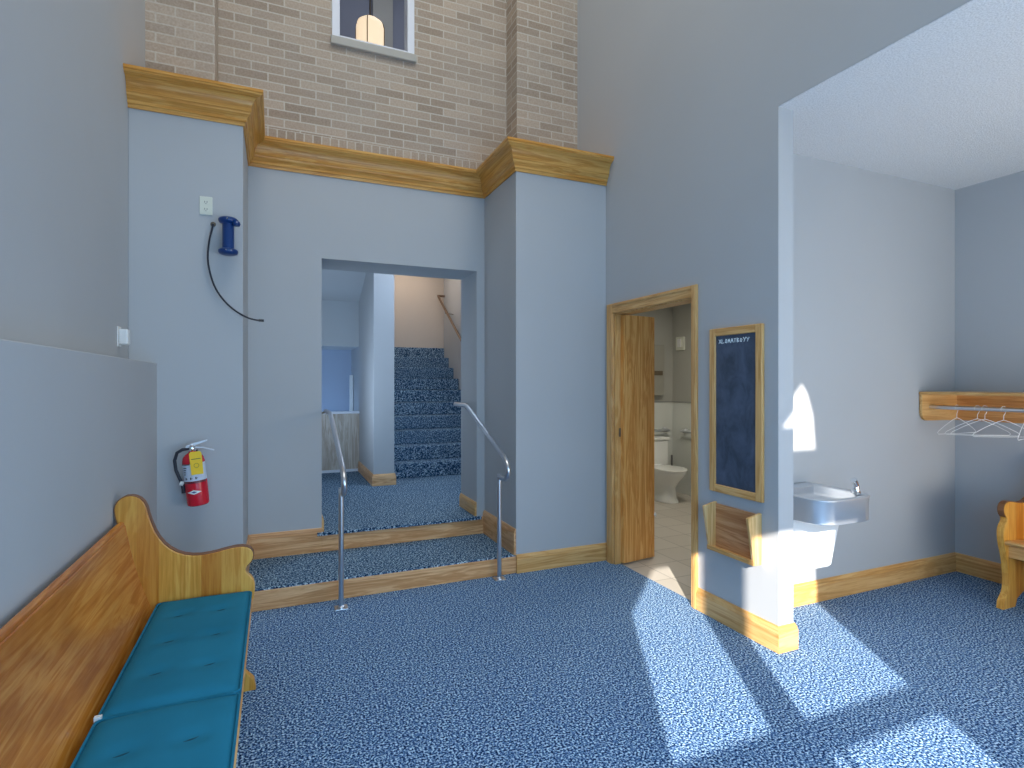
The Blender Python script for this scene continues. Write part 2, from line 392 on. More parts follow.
# stair hall beyond
st('staircase', None or (lambda bm: ([bm_box(bm, 1.29, 2.74, 6.9+.28*k, 9.46, .295+.18*k, .295+.18*(k+1)) for k in range(10)], bm)[1])(bmesh.new()), CARPET2, bevel=.012, bseg=2)
st('wall_stairs_back', B((1.05, 2.86, 9.45, 9.55, 0, 3.62)), PAINTW)
st('wall_stairs_right', B((2.74, 2.86, 6.26, 9.5, 0, 3.62), (2.66, 2.684, 5.0, 6.26, 0, 3.62), (2.66, 2.86, 6.252, 6.262, 0, 3.62)), PAINT)
st('wall_stairs_middle', B((1.05, 1.29, 6.52, 9.45, 0, 3.62)), PAINT, bevel=.004)
base('baseboard_middle', [(1.05, 7.73), (1.05, 6.52), (1.29, 6.52), (1.29, 6.89)], .135, .295, pale)
st('wall_stairs_left', B((-.1, 0, 5.145, 8.7, -1.2, 3.62)), PAINT)
st('wall_descent_back', B((0, 1.05, 8.55, 8.65, -1.2, 2.0)), mat('blue_grey_paint', (.40, .47, .60, 1), .7))
st('wall_descent_header', B((0, 1.05, 7.73, 8.65, 1.977, 2.62)), PAINT)
bm = bmesh.new(); bm_prism(bm, [(7.73, 2.587), (5.5, 3.546), (5.145, 3.546), (5.145, 3.62), (5.52, 3.62), (7.76, 2.65)], 'x', 0, 1.05); st('ceiling_landing', bm, PAINT)
st('floor_descent', B((0, 1.05, 7.76, 8.6, -1.2, -1.1)), CARPET2)
hw = st('wall_low_panel', B((0, 1.05, 7.70, 7.76, .295, 1.075)), LAM)
st('panel_cap', B((0, 1.05, 7.685, 7.775, 1.075, 1.105)), WFRAME, hw, bevel=.004)
st('panel_base', B((0, 1.05, 7.688, 7.70, .295, .33)), WFRAME, hw)
st('trim_4', B((1.0, 1.045, 8.30, 8.38, -1.1, 1.60)), WHITE, bevel=.004)
st('wall_front_upper_back', B((-.1, 2.8, 5.0, 5.145, 2.6, 3.66)), PAINT)

# restroom shell
st('wall_restroom_back', B((RX2, 5.15, 6.15, 6.25, 0, 2.6)), PAINTR)
st('wall_restroom_right', B((5.05, 5.15, 2.775, 6.15, 0, 2.6)), PAINTR)
st('wall_restroom_left', B((RX2, RX2+.01, 3.95, 6.15, 0, 2.6)), PAINTR)
st('ceiling_restroom', B((RX2, 5.15, 2.775, 6.25, 2.6, 2.7)), CEIL)
wn = st('wainscot_restroom', B((RX2+.01, 5.04, 6.138, 6.15, 0, 1.22), (5.038, 5.05, 2.775, 6.138, 0, 1.22)), WTILE)
st('wainscot_cap', B((RX2+.01, 5.03, 6.130, 6.15, 1.22, 1.24), (5.03, 5.05, 2.775, 6.15, 1.22, 1.24)), mat('grey_cap', (.30, .31, .29, 1), .5), wn)

# restroom door: casing, jamb, leaf
d1 = st('door_1', B((RX-.0, RX2+.02, 3.842, 3.860, 0, 2.075), (RX, RX2+.02, 2.916, 2.934, 0, 2.075), (RX, RX2+.02, 2.934, 3.842, 2.057, 2.075)), oak('z'))
def casing(y0, y1):
    bm = bmesh.new(); bm_box(bm, RX-.018, RX, y0, y1, 0, 2.145); bm_box(bm, RX-.024, RX-.018, y0+.004, y1-.014 if y0 > 3.5 else y1-.05, 0, 2.14); return bm
st('door_casing', casing(3.86, 3.945), oak('z'), d1, bevel=.004)
st('door_casing', B((RX-.018, RX, 2.872, 2.922, 0, 2.145), (RX-.024, RX-.018, 2.876, 2.90, 0, 2.14)), oak('z'), d1, bevel=.004)
st('door_header', B((RX-.018, RX, 2.922, 3.86, 2.065, 2.145), (RX-.024, RX-.018, 2.922, 3.86, 2.12, 2.14)), oak('y'), d1, bevel=.004)
bm = bmesh.new(); bm_prism(bm, [(RX+.050, 3.842), (RX+.398, 3.894), (RX+.404, 3.854), (RX+.056, 3.802)], 'z', .012, 2.052)
leaf = st('door_leaf', bm, DOORW('z'), d1, bevel=.003)
bm = bmesh.new(); bm_box(bm, RX+.035, RX+.06, 3.836, 3.843, 1.05, 1.12); st('strike_plate', bm, BRASS, d1)
bm = bmesh.new(); bm_tube(bm, [(RX+.398, 3.87, .37), (RX+.418, 3.865, .37)], [.016, .020], 14); st('door_bumper', bm, WHITE, leaf, smooth=True)

# ------------------------------------------------------------------ pews
def smooth_poly(pts, it=1):
    for _ in range(it):
        q = []
        for i in range(len(pts)):
            a, b = pts[i], pts[(i+1) % len(pts)]
            q += [(a[0]*.75+b[0]*.25, a[1]*.75+b[1]*.25), (a[0]*.25+b[0]*.75, a[1]*.25+b[1]*.75)]
        pts = q
    return pts
# outline of an end panel in (x from wall, z); seat faces +x
PANEL = [(.022, 0), (.015, .85), (.004, .90), (.0, .94), (.018, .972), (.052, .988), (.09, .978), (.118, .945), (.132, .88), (.160, .80), (.20, .74), (.255, .700), (.32, .683), (.39, .688),
         (.45, .70), (.505, .707), (.548, .695), (.565, .665), (.558, .632), (.538, .612), (.527, .595), (.532, .575), (.562, .545), (.572, .50), (.562, .43), (.535, .36), (.515, .28), (.505, .18), (.515, .11), (.55, .07), (.572, .045), (.575, 0),
         (.43, 0), (.41, .05), (.34, .085), (.24, .085), (.17, .05), (.15, 0)]
def make_pew(loc, rz, length, label):
    t = thing('church_pew', loc, label, 'pew', rz=rz)
    out = smooth_poly(PANEL[1:31], 1)[:-2]; out = [(.022, 0)] + out + [(.575, 0)] + PANEL[32:]
    # snap ends
    for y in (-.042, -length):
        bm = bmesh.new(); bm_prism(bm, out, 'y', y, y+.042)
        p = obj('end_panel', bm, PEWEND('z'), t, bevel=.004)
        # darker edge strip wrapped over the shaped top
        strip = [q for q in out if q[1] > .60]
        bm = bmesh.new(); m = len(strip); rows = []
        for i, q in enumerate(strip):
            a = strip[max(i-1, 0)]; b = strip[min(i+1, m-1)]; dx, dz = b[0]-a[0], b[1]-a[1]; L = math.hypot(dx, dz); nx, nz = -dz/L, dx/L
            rows.append([bm.verts.new((q[0]+nx*e, yy, q[1]+nz*e)) for e, yy in ((-.002, y+.003), (.0035, y+.003), (.0035, y+.039), (-.002, y+.039))])
        for A_, B_ in zip(rows, rows[1:]):
            for j in range(4): bm.faces.new((A_[j], A_[(j+1) % 4], B_[(j+1) % 4], B_[j]))
        bm.faces.new(rows[0]); bm.faces.new(rows[-1][::-1])
        obj('panel_edge', bm, DKEDGE, p)
    # leaning, gently curved back
    bm = bmesh.new(); sec = []
    for k in range(9):
        s_ = k/8; z = .38+.475*s_; x = .178-.135*s_-.018*math.sin(math.pi*s_); sec.append((x, z))
    poly = sec + [(.028, .862), (.016, .855)] + [(x-.024, z) for x, z in reversed(sec[:-1])]
    bm_prism(bm, poly, 'y', -length+.042, -.042); obj('backrest', bm, PEWBACK('y'), t, bevel=.002)
    bm = bmesh.new(); bm_prism(bm, [(.014, .850), (.036, .850), (.040, .860), (.036, .870), (.022, .874), (.012, .868)], 'y', -length+.042, -.042); obj('top_rail', bm, PEWBACK('y'), t, bevel=.003)
    bm = bmesh.new(); bm_prism(bm, [(.15, .405), (.545, .425), (.558, .432), (.562, .445), (.552, .455), (.15, .430)], 'y', -length+.042, -.042); obj('seat', bm, PEWEND('y') if False else oak('y'), t, bevel=.003)
    obj('front_rail', B((.495, .515, -length+.042, -.042, .34, .425)), oak('y'), t)
    obj('stretcher', B((.10, .12, -length+.042, -.042, .08, .20)), oak('y'), t)
    return t
LP_Y = 3.01
make_pew((PX_+.006, LP_Y, 0), 0, 3.3, 'varnished oak pew along the low grey wall at left, with teal seat cushions')
rp = make_pew((4.975, -.75, 0), math.pi, 2.86, 'oak pew at the right edge of the photo, against the wall below the coat rack')

def cushion(x0, x1, y0, y1, z0, label):
    cx, cy = (x0+x1)/2, (y0+y1)/2
    t = thing('seat_cushion', (cx, cy, z0), label, 'cushion', 'teal cushions on the left pew')
    w_, l_ = (x1-x0)/2, (y1-y0)/2; h = .048
    bm = bmesh.new(); NX, NY = 22, 44
    tufts = [(sx*w_*.42, sy*l_*.5) for sx in (-1, 1) for sy in (-1.1, -.0, 1.1)]
    def top(x, y):
        e = min((w_-abs(x)), (l_-abs(y))); z = h*(1-math.exp(-max(e, 0)/.018))*.35+h*.65 + .006*(1-(x/w_)**2)
        for a, b in tufts: z -= .011*math.exp(-(((x-a)/.045)**2+((y-b)/.03)**2))
        return z
    g = [[bm.verts.new((-w_+2*w_*i/NX, -l_+2*l_*j/NY, top(-w_+2*w_*i/NX, -l_+2*l_*j/NY))) for j in range(NY+1)] for i in range(NX+1)]
    for i in range(NX):
        for j in range(NY): bm.faces.new((g[i][j], g[i+1][j], g[i+1][j+1], g[i][j+1]))
    rim = [g[i][0] for i in range(NX)]+[g[NX][j] for j in range(NY)]+[g[i][NY] for i in range(NX, 0, -1)]+[g[0][j] for j in range(NY, 0, -1)]
    lo = [bm.verts.new((v.co.x, v.co.y, 0)) for v in rim]; mid = [bm.verts.new((v.co.x*(1+.006/w_), v.co.y*(1+.006/l_), .018)) for v in rim]; k = len(rim)
    for a in range(k):
        b = (a+1) % k; bm.faces.new((rim[a], rim[b], mid[b], mid[a])); bm.faces.new((mid[a], mid[b], lo[b], lo[a]))
    bm.faces.new(lo[::-1]); obj('cushion_body', bm, TEAL, t, smooth=True)
    bm = bmesh.new(); r = .02; P = []
    for sx, sy, a0 in ((1, 1, 0), (-1, 1, 90), (-1, -1, 180), (1, -1, 270)):
        for q in range(4):
            a = R(a0+q*30); P.append((sx*(w_-r+.003)+(r*math.cos(a)), sy*(l_-r+.003)+r*math.sin(a), h*.72))
    bm_tube(bm, P, .0045, 6, closed=True); obj('piping', bm, TEAL, t, smooth=True)
    for a, b in tufts:
        bm = bmesh.new(); zz = top(a, b)+.0006
        bm_tube(bm, [(a-.030, b-.009, zz+.001), (a, b, zz), (a+.030, b+.009, zz+.001)], [.001, .0026, .001], 6); obj('tuft', bm, TEALD, t)
    return t
CZ = .452
cushion(-.488, -.108, 2.02, 2.955, CZ, 'teal seat cushion beside the far pew end')
cushion(-.488, -.108, 1.02, 2.005, CZ, 'nearer teal seat cushion, cut by the bottom edge of the photo')
t = tag(obj('care_label', B((-.497, -.478, 2.006, 2.019, CZ+.001, CZ+.046)), WHITE), 'small white folded tag between the two teal cushions by the pew back', 'tag')

# ------------------------------------------------------------------ handrails
def rail(x, y, side, label):
    t = thing('handrail', (x, y, 0), label, 'handrail')
    bm = bmesh.new(); bm_box(bm, -.042, .042, -.042, .042, 0, .008); obj('base_plate', bm, STEEL, t, bevel=.002)
    bm = bmesh.new(); bm_lathe(bm, [(.026, .008), (.026, .014), (.018, .020)], seg=24); obj('base_collar', bm, STEEL, t, smooth=True)
    bm = bmesh.new(); bm_tube(bm, [(0, 0, .008), (0, 0, .80)], .0165, 16); obj('post', bm, STEEL, t, smooth=True)
    pts = []; dz = .04 if side < 0 else 0
    ctrl = [(0, .80), (-.06, .795), (-.12, .80), (-.168, .835), (-.17, .895), (-.12, .945), (.0, .997), (.4, 1.158-dz*.5), (.78, 1.305-dz)]
    off = 3.85-y
    def cr(p0, p1, p2, p3, s_): return .5*((2*p1)+(-p0+p2)*s_+(2*p0-5*p1+4*p2-p3)*s_*s_+(-p0+3*p1-3*p2+p3)*s_**3)
    cc = [(0, .79)] + ctrl + [(.9, 1.32-dz)]
    for i in range(1, len(cc)-2):
        for q in range(5):
            s_ = q/5; pts.append((0, cr(cc[i-1][0], cc[i][0], cc[i+1][0], cc[i+2][0], s_), cr(cc[i-1][1], cc[i][1], cc[i+1][1], cc[i+2][1], s_)))
    ye = 5.02-y
    pts += [(0, .78, 1.303-dz), (0, .82, 1.308-dz), (0, ye-.05, 1.308-dz), (0, ye, 1.308-dz)]
    P = [Vector((p[0], p[1], p[2]-.018)) for p in pts]
    bm = bmesh.new(); bm_tube(bm, P, .0185, 14); obj('rail', bm, STEEL, t, smooth=True)
    wx = (.345 if side < 0 else 1.665)-x
    bm = bmesh.new(); bm_tube(bm, [(0, ye-.05, 1.285-dz), (wx*.9, ye-.05, 1.27-dz), (wx, ye-.05, 1.27-dz)], .009, 10)
    bm_tube(bm, [(wx-.008*(1 if wx > 0 else -1), ye-.05, 1.27-dz), (wx, ye-.05, 1.27-dz)], .03, 18); obj('wall_bracket', bm, BRASS, t, smooth=True)
rail(.403, 3.815, -1, 'steel pipe handrail on the left side of the carpeted steps')
rail(1.568, 3.905, 1, 'steel pipe handrail on the right side of the steps beside the pier')

# stair handrails beyond the opening
t = thing('stair_rail', (2.60, 8.0, 0), 'brown metal wall handrail on the right of the upper stair flight', 'handrail')
bm = bmesh.new(); P = [(.12, 1.33, 2.995), (0, 1.33, 2.995)] + [(0, 1.28-.2*k, 2.965-.132*k) for k in range(12)]
bm_tube(bm, P, .02, 12); obj('rail', bm, mat('brown_metal', (.16, .10, .06, 1), .4, .3), t, smooth=True)
for yy, zz in ((.88, 2.70), (-.52, 1.776)):
    bm = bmesh.new(); bm_tube(bm, [(0, yy, zz-.015), (.0, yy, zz-.06), (.14, yy, zz-.07)], .007, 8); obj('bracket', bm, BRASS, t, smooth=True)
t = thing('stair_rail', (1.33, 7.2, 0), 'short end of an oak handrail left of the upper stairs, beside the central wall', 'handrail')
bm = bmesh.new(); bm_prism(bm, [(.0, 1.23), (.05, 1.23), (1.9, 2.45), (1.9, 2.53), (.0, 1.31)], 'x', 0, .055); obj('rail', bm, oak('y'), t, bevel=.008)
obj('end_plate', B((-.035, .075, -.05, .0, 1.215, 1.245)), WHITE, t)
obj('bracket', B((-.04, .0, .3, .33, 1.40, 1.45)), BRASS, t)

# ------------------------------------------------------------------ fire extinguisher
fe = thing('fire_extinguisher', (-.432, 3.895, .745), 'red fire extinguisher with yellow tag hung on the left pier', 'fire extinguisher')
fe.rotation_euler = (0, R(-6), 0)
bm = bmesh.new(); bm_lathe(bm, [(0, 0), (.052, 0), (.060, .008), (.0615, .03), (.0615, .27), (.056, .295), (.040, .315), (.022, .325), (.018, .335)]); obj('cylinder', bm, RED, fe, smooth=True)
bm = bmesh.new(); bm_lathe(bm, [(.0622, .155), (.0622, .262)]); bmesh.ops.delete(bm, geom=[f for f in bm.faces if len(f.verts) > 4], context='FACES_ONLY')
lb = obj('label_band', bm, LABEL, fe, smooth=True)
def arcbox(bm, r, a0, a1, z0, z1, seg=5):
    q = [[bm.verts.new((r*math.cos(R(a0+(a1-a0)*k/seg)), r*math.sin(R(a0+(a1-a0)*k/seg)), z)) for k in range(seg+1)] for z in (z0, z1)]
    for k in range(seg): bm.faces.new((q[0][k], q[0][k+1], q[1][k+1], q[1][k]))
bm = bmesh.new()
arcbox(bm, .0630, 190, 290, .255, .262)
for k, z in enumerate((.235, .222, .209, .196)): arcbox(bm, .0630, 212, 212+24-k*3, z, z+.005)
for a in (222, 250, 276): arcbox(bm, .0630, a, a+7, .166, .180, 3); arcbox(bm, .0632, a+9, a+12, .170, .176, 2)
obj('label_print', bm, DARK, lb)
bm = bmesh.new(); arcbox(bm, .0630, 185, 335, .142, .155, 14); obj('dark_stripe', bm, mat('maroon_band', (.16, .01, .02, 1), .4), fe)
def diamond(a0, hw, zc, hz, r):
    bm = bmesh.new(); top = []; bot = []
    for k in range(9):
        a = a0-hw+2*hw*k/8; e = max(hz*(1-abs(k-4)/4), .0003)
        top.append(bm.verts.new((r*math.cos(R(a)), r*math.sin(R(a)), zc+e))); bot.append(bm.verts.new((r*math.cos(R(a)), r*math.sin(R(a)), zc-e)))
    for k in range(8): bm.faces.new((bot[k], bot[k+1], top[k+1], top[k]))
    return bm
lg = obj('diamond_logo', diamond(262, 38, .088, .0135, .0628), WHITE, fe)
obj('logo_centre', diamond(262, 15, .088, .006, .0634), mat('navy_print', (.03, .05, .2, 1), .4), lg)
bm = bmesh.new(); bm_lathe(bm, [(.016, .33), (.02, .335), (.02, .36), (.013, .372)], seg=16); obj('valve', bm, CHROME, fe, smooth=True)
bm = bmesh.new(); bm_prism(bm, [(-.035, .352), (.01, .362), (.085, .384), (.088, .393), (.0, .380), (-.03, .370)], 'y', -.011, .011); obj('carry_handle', bm, STEEL2, fe, bevel=.002)
bm = bmesh.new(); bm_prism(bm, [(.01, .350), (.06, .342), (.118, .318), (.119, .325), (.06, .351), (.01, .359)], 'y', -.011, .011); obj('lever', bm, STEEL2, fe, bevel=.002)
bm = bmesh.new(); bm_tube(bm, [(-.015, -.01, .350), (-.05, -.01, .350), (-.08, -.008, .335), (-.098, -.004, .29), (-.098, 0, .23), (-.085, 0, .18), (-.073, 0, .14), (-.070, 0, .11), (-.071, 0, .085)], [.007, .0095, .0095, .0095, .0095, .0095, .011, .012, .0125], 12); hs = obj('hose', bm, RUBBER, fe, smooth=True)
bm = bmesh.new(); bm_tube(bm, [(-.084, -.004, .150), (-.066, -.004, .140)], .014, 12); obj('hose_clip', bm, WHITE, hs, smooth=True)
bm = bmesh.new(); bm_prism(bm, [(-.010, .195), (.054, .195), (.056, .322), (.048, .334), (-.002, .334), (-.010, .324)], 'y', -.072, -.069); yt = obj('inspection_tag', bm, YEL, fe)
bm = bmesh.new(); bm_box(bm, -.002, .048, -.0735, -.072, .288, .2915); obj('tag_line', bm, DARK, yt); bm = bmesh.new()
bm_tube(bm, [(.022+.013*math.cos(k*math.pi/8), -.073, .25+.013*math.sin(k*math.pi/8)) for k in range(16)], .0014, 5, closed=True)
obj('tag_ring', bm, mat('orange_print', (.35, .2, .02, 1), .5), yt)
obj('wall_hook', B((-.02, .02, .04, .084, .27, .33)), DARK, fe)

# ------------------------------------------------------------------ wall fittings on the left pier
def outlet(x, y, z, label, rz=0, grp=None):
    t = thing('power_outlet', (x, y, z), label, 'outlet', rz=rz)
    obj('cover_plate', B((-.036, .036, -.006, 0, 0, .115)), IVORY, t, bevel=.003)
    for k, zz in enumerate((.035, .08)):
        bm = bmesh.new(); bm_lathe(bm, [(.016, -.008), (.016, -.0055)], seg=20)
        for v in bm.verts: v.co = Vector((v.co.x, v.co.z, v.co.y*.85+zz))
        s_ = obj('socket', bm, IVORY, t)
        obj('socket_slots', B((-.008, -.005, -.0088, -.0078, zz-.004, zz+.006), (.005, .008, -.0088, -.0078, zz-.004, zz+.006), (-.002, .002, -.0088, -.0078, zz-.011, zz-.007)), DARK, s_)
    return t
outlet(-.401, FY, 2.557, 'ivory double outlet high on the left pier above the cable')
t = thing('wall_adapter', (LX, 3.76, 1.70), 'white plug-in device on the left wall just above the ledge', 'plug', rz=R(90))
obj('cover_plate', B((-.036, .036, -.006, 0, 0, .115)), WHITE, t, bevel=.003)
obj('adapter_body', B((-.028, .032, -.05, -.006, .012, .10)), WHITE, t, bevel=.008)
obj('pin_hole', B((.033, .0335, -.04, -.03, .06, .075)), DARK, t)
# blue cylinder with flared ends
bt = thing('blue_canister', (-.270, 3.90, 2.298), 'glossy blue spool-shaped tube hung on the left pier', 'tube')
bm = bmesh.new(); bm_lathe(bm, [(.034, .03), (.034, .205)], seg=24); obj('tube_body', bm, BLUE, bt, smooth=True)
for z in (0, .195):
    bm = bmesh.new(); bm_lathe(bm, [(.032, z), (.050, z+.006), (.057, z+.016), (.057, z+.028), (.048, z+.037), (.036, z+.040)], seg=24); e = obj('flared_end', bm, BLUE, bt, smooth=True)
    for a in ((262, 290) if z == 0 else (268,)):
        bm = bmesh.new(); bm_lathe(bm, [(0, -.004), (.004, -.003), (.0065, 0), (.004, .003), (0, .004)], c=(.057*math.cos(R(a)), .057*math.sin(R(a)), z+.022), seg=10); obj('glint_bead', bm, CHROME, e, smooth=True)  # bright highlights on the flared ends, put in as small chrome beads
bm = bmesh.new(); bm_lathe(bm, [(.0, .178), (.018, .180), (.024, .194), (.018, .208), (0, .210)], c=(.048, -.030, 0), seg=16); obj('side_lug', bm, BLUE, bt, smooth=True)
obj('mount', B((-.015, .015, .03, .08, .08, .14)), BLUE, bt)
# cable
cb = thing('cable', (-.361, FY, 2.50), 'thin black cable curving down from the left pier to a loose end', 'cable')
PP = [(-.362, 3.975, 2.500), (-.364, 3.955, 2.492)]
import_pts = [(213, 225), (209.5, 240), (207.8, 255), (209, 268), (214, 285), (222, 298), (233, 309), (246, 317), (256, 320), (262, 320.5)]
def unp(u, v, y):
    s, c = math.sin(R(23.2)), math.cos(R(23.2)); t_ = (u-512)/553; r = (s+c*t_, c-s*t_, (382-v)/553); k = y/r[1]; return (r[0]*k, y, 1.5+r[2]*k)
for k, (u, v) in enumerate(import_pts): PP.append(unp(u, v, 3.955-.002*k))
Q = []
for i in range(1, len(PP)-1):
    for q in range(4):
        s_ = q/4; a = [Vector(PP[max(0, min(len(PP)-1, j))]) for j in (i-1, i, i+1, i+2)]
        Q.append(.5*((2*a[1])+(-a[0]+a[2])*s_+(2*a[0]-5*a[1]+4*a[2]-a[3])*s_*s_+(-a[0]+3*a[1]-3*a[2]+a[3])*s_**3))
Q.append(Vector(PP[-1])); o_ = Vector((-.361, FY, 2.50))
bm = bmesh.new(); bm_tube(bm, [p-o_ for p in Q], .0055, 8); cbl = obj('cord', bm, RUBBER, cb, smooth=True)
bm = bmesh.new(); e = Q[-1]-o_; bm_tube(bm, [e-Vector((.02, 0, 0)), e+Vector((.012, 0, 0))], .008, 10); obj('plug_tip', bm, DARK, cb, smooth=True)
bm = bmesh.new(); bm_tube(bm, [(0, 0, .003), (0, -.012, .003)], [.016, .012], 16); obj('grommet', bm, BRASS, cb, smooth=True)

# ------------------------------------------------------------------ notice board
nb = thing('notice_board', (RX, 2.54, .81), 'tall narrow slate notice board in an oak frame right of the restroom door', 'board')
hw_, hh, fr = .2075, 1.025, .048
obj('frame_rail', B((-.024, 0, -hw_+fr, hw_-fr, hh-fr, hh)), oak('y'), nb, bevel=.005)
obj('frame_rail', B((-.024, 0, -hw_+fr, hw_-fr, 0, fr)), oak('y'), nb, bevel=.005)
for s_ in (-1, 1):
    a, b = sorted((s_*hw_, s_*(hw_-fr))); obj('frame_stile', B((-.0245, 0, a, b, fr*0, hh)), oak('z'), nb, bevel=.005)
sl = obj('slate_panel', B((-.012, 0, -hw_+fr-.002, hw_-fr+.002, fr-.002, hh-fr+.002)), SLATE, nb)
# chalked heading: a line of small hand-drawn letter strokes
bm = bmesh.new(); random.seed(11)
glyph = ['X', 'L', 'O', 'M', 'A', 'T', 'B', 'O', 'Y', 'Y']
strokes = {'X': [((0,0),(1,1)),((0,1),(1,0))], 'L': [((.1,1),(0,0)),((0,0),(.9,.1))], 'O': [((.1,.2),(.4,1)),((.4,1),(.9,.7)),((.9,.7),(.6,0)),((.6,0),(.1,.2))],
           'M': [((0,0),(.2,1)),((.2,1),(.5,.3)),((.5,.3),(.8,1)),((.8,1),(1,0))], 'A': [((0,0),(.5,1)),((.5,1),(1,0)),((.2,.4),(.8,.4))], 'T': [((0,.95),(1,1)),((.5,1),(.45,0))],
           'B': [((.1,0),(.1,1)),((.1,1),(.8,.75)),((.8,.75),(.2,.5)),((.2,.5),(.9,.2)),((.9,.2),(.1,0))], 'Y': [((0,1),(.5,.5)),((1,1),(.3,0))]}
yy = hw_-fr-.025
for gch in glyph:
    wd = .017+.004*random.random(); ht = .021+.006*random.random()
    for (a, b), (c_, d_) in strokes[gch]:
        bm_tube(bm, [(-.0128, yy-a*wd, hh-fr-.047+b*ht), (-.0128, yy-c_*wd, hh-fr-.047+d_*ht)], .0019, 5)
    yy -= wd+.0055
obj('chalk_heading', bm, CHALK, sl)

# ------------------------------------------------------------------ wall rack
rk = thing('leaflet_rack', (RX, 2.537, .45), 'open oak leaflet rack on the wall below the notice board', 'rack')
obj('back_panel', B((-.012, 0, -.166, .166, .015, .285)), wood((206, 158, 112), (178, 124, 80), 'y', tag='rack'), rk)
side = [(-.012, .295), (-.105, .275), (-.105, .262), (-.060, .0), (0, .0), (0, .295)]
for s_ in (-1, 1):
    bm = bmesh.new()
    a, b = sorted((s_*.184, s_*.166)); A_ = [bm.verts.new((p[0], a, p[1])) for p in side]; D_ = [bm.verts.new((p[0], b, p[1])) for p in side]
    bm.faces.new(A_); bm.faces.new(D_[::-1])
    for i in range(len(side)): j = (i+1) % len(side); bm.faces.new((A_[i], A_[j], D_[j], D_[i]))
    obj('side_panel', bm, wood((236, 200, 146), (214, 168, 104), 'z', tag='rack_side'), rk, bevel=.003)
obj('bottom_shelf', B((-.057, 0, -.166, .166, 0, .014)), oak('y'), rk)
obj('front_lip', B((-.068, -.057, -.184, .184, 0, .028)), oak('y'), rk, bevel=.002)

# ------------------------------------------------------------------ drinking fountain
df = thing('drinking_fountain', (3.085, 2.66, .286), 'stainless steel drinking fountain mounted on the alcove wall', 'drinking fountain')
W, D_ = .235, .48
def rr(w_, d, r, n_=6, y0=0):
    p = [(-w_, y0), (w_, y0)]
    for k in range(n_+1): a = R(-90*k/n_); p.append((w_-r+r*math.cos(a), -d+r+r*math.sin(a)))
    for k in range(n_+1): a = R(-90-90*k/n_); p.append((-w_+r+r*math.cos(a), -d+r+r*math.sin(a)))
    return p
rings = []
for z, w_, d, r in ((.384, W-.06, D_-.08, .10), (.386, W-.02, D_-.02, .11), (.389, W-.004, D_-.004, .12), (.394, W, D_, .12), (.510, W, D_, .12), (.520, W+.004, D_+.004, .12), (.532, W+.004, D_+.004, .12), (.538, W-.004, D_-.004, .115),
                     (.536, W-.022, D_-.022, .10)):
    rings.append([(x, y, z) for x, y in rr(w_, d, r)])
for z, s_ in ((.522, .92), (.495, .84), (.478, .70), (.472, .45), (.470, .08)):
    rings.append([(x*s_, (y+D_*.52)*s_*.98-D_*.52, z) for x, y in rr(W-.022, D_-.022, .10, y0=-.06)])
bm = bmesh.new(); bm_loft(bm, rings); obj('basin', bm, STEEL2, df, smooth=True)
bm = bmesh.new(); bm_loft(bm, [[(x*.9+.0, y, z) for x, y in ((-w_, 0), (w_, 0), (w_, -d), (-w_, -d))] for z, w_, d in ((.03, .20, .20), (.05, .205, .215), (.385, .262, .25))]); obj('apron', bm, WHITE, df, bevel=.006)
bm = bmesh.new(); bm_lathe(bm, [(.028, .534), (.022, .548), (.014, .556)], c=(.190, -.375, 0), seg=18); bm_tube(bm, [(.190, -.375, .545), (.190, -.375, .575), (.180, -.375, .600), (.165, -.375, .615)], [.018, .018, .015, .021], 12); obj('bubbler', bm, CHROME, df, smooth=True)
bm = bmesh.new(); bm_lathe(bm, [(.016, .534), (.018, .55), (.016, .572), (0, .576)], c=(.150, -.405, 0), seg=16); obj('push_button', bm, CHROME, df, smooth=True)
bm = bmesh.new(); bm_lathe(bm, [(0, .4725), (.018, .4735), (.022, .4715)], c=(-.02, -.25, 0), seg=18); obj('drain', bm, CHROME, df, smooth=True)

# ------------------------------------------------------------------ coat rack and hangers
cr_ = thing('coat_rack', (4.98, 2.655, 1.205), 'oak coat shelf with a steel hanging rod on the alcove wall', 'coat rack')
ln = 2.6
obj('shelf_board', B((-.465, 0, -ln, 0, .20, .222)), oak('y'), cr_, bevel=.003)
for yb in (-.02, -ln):
    bm = bmesh.new(); bm_prism(bm, [(-.46, .20), (-.46, .06), (-.45, .03), (-.43, .01), (-.40, 0), (0, -.005), (0, .20)], 'y', yb, yb+.02); obj('end_bracket', bm, oak('x'), cr_, bevel=.002)
obj('back_board', B((-.02, 0, -ln+.02, -.02, -.005, .20)), wood((226, 170, 104), (204, 140, 76), 'y', tag='rack_back'), cr_)
RODX, RODZ = 4.62, 0
bm = bmesh.new(); bm_tube(bm, [(-.36, -.02, .105), (-.36, -ln+.02, .105)], .0155, 16); obj('rod', bm, STEEL, cr_, smooth=True)
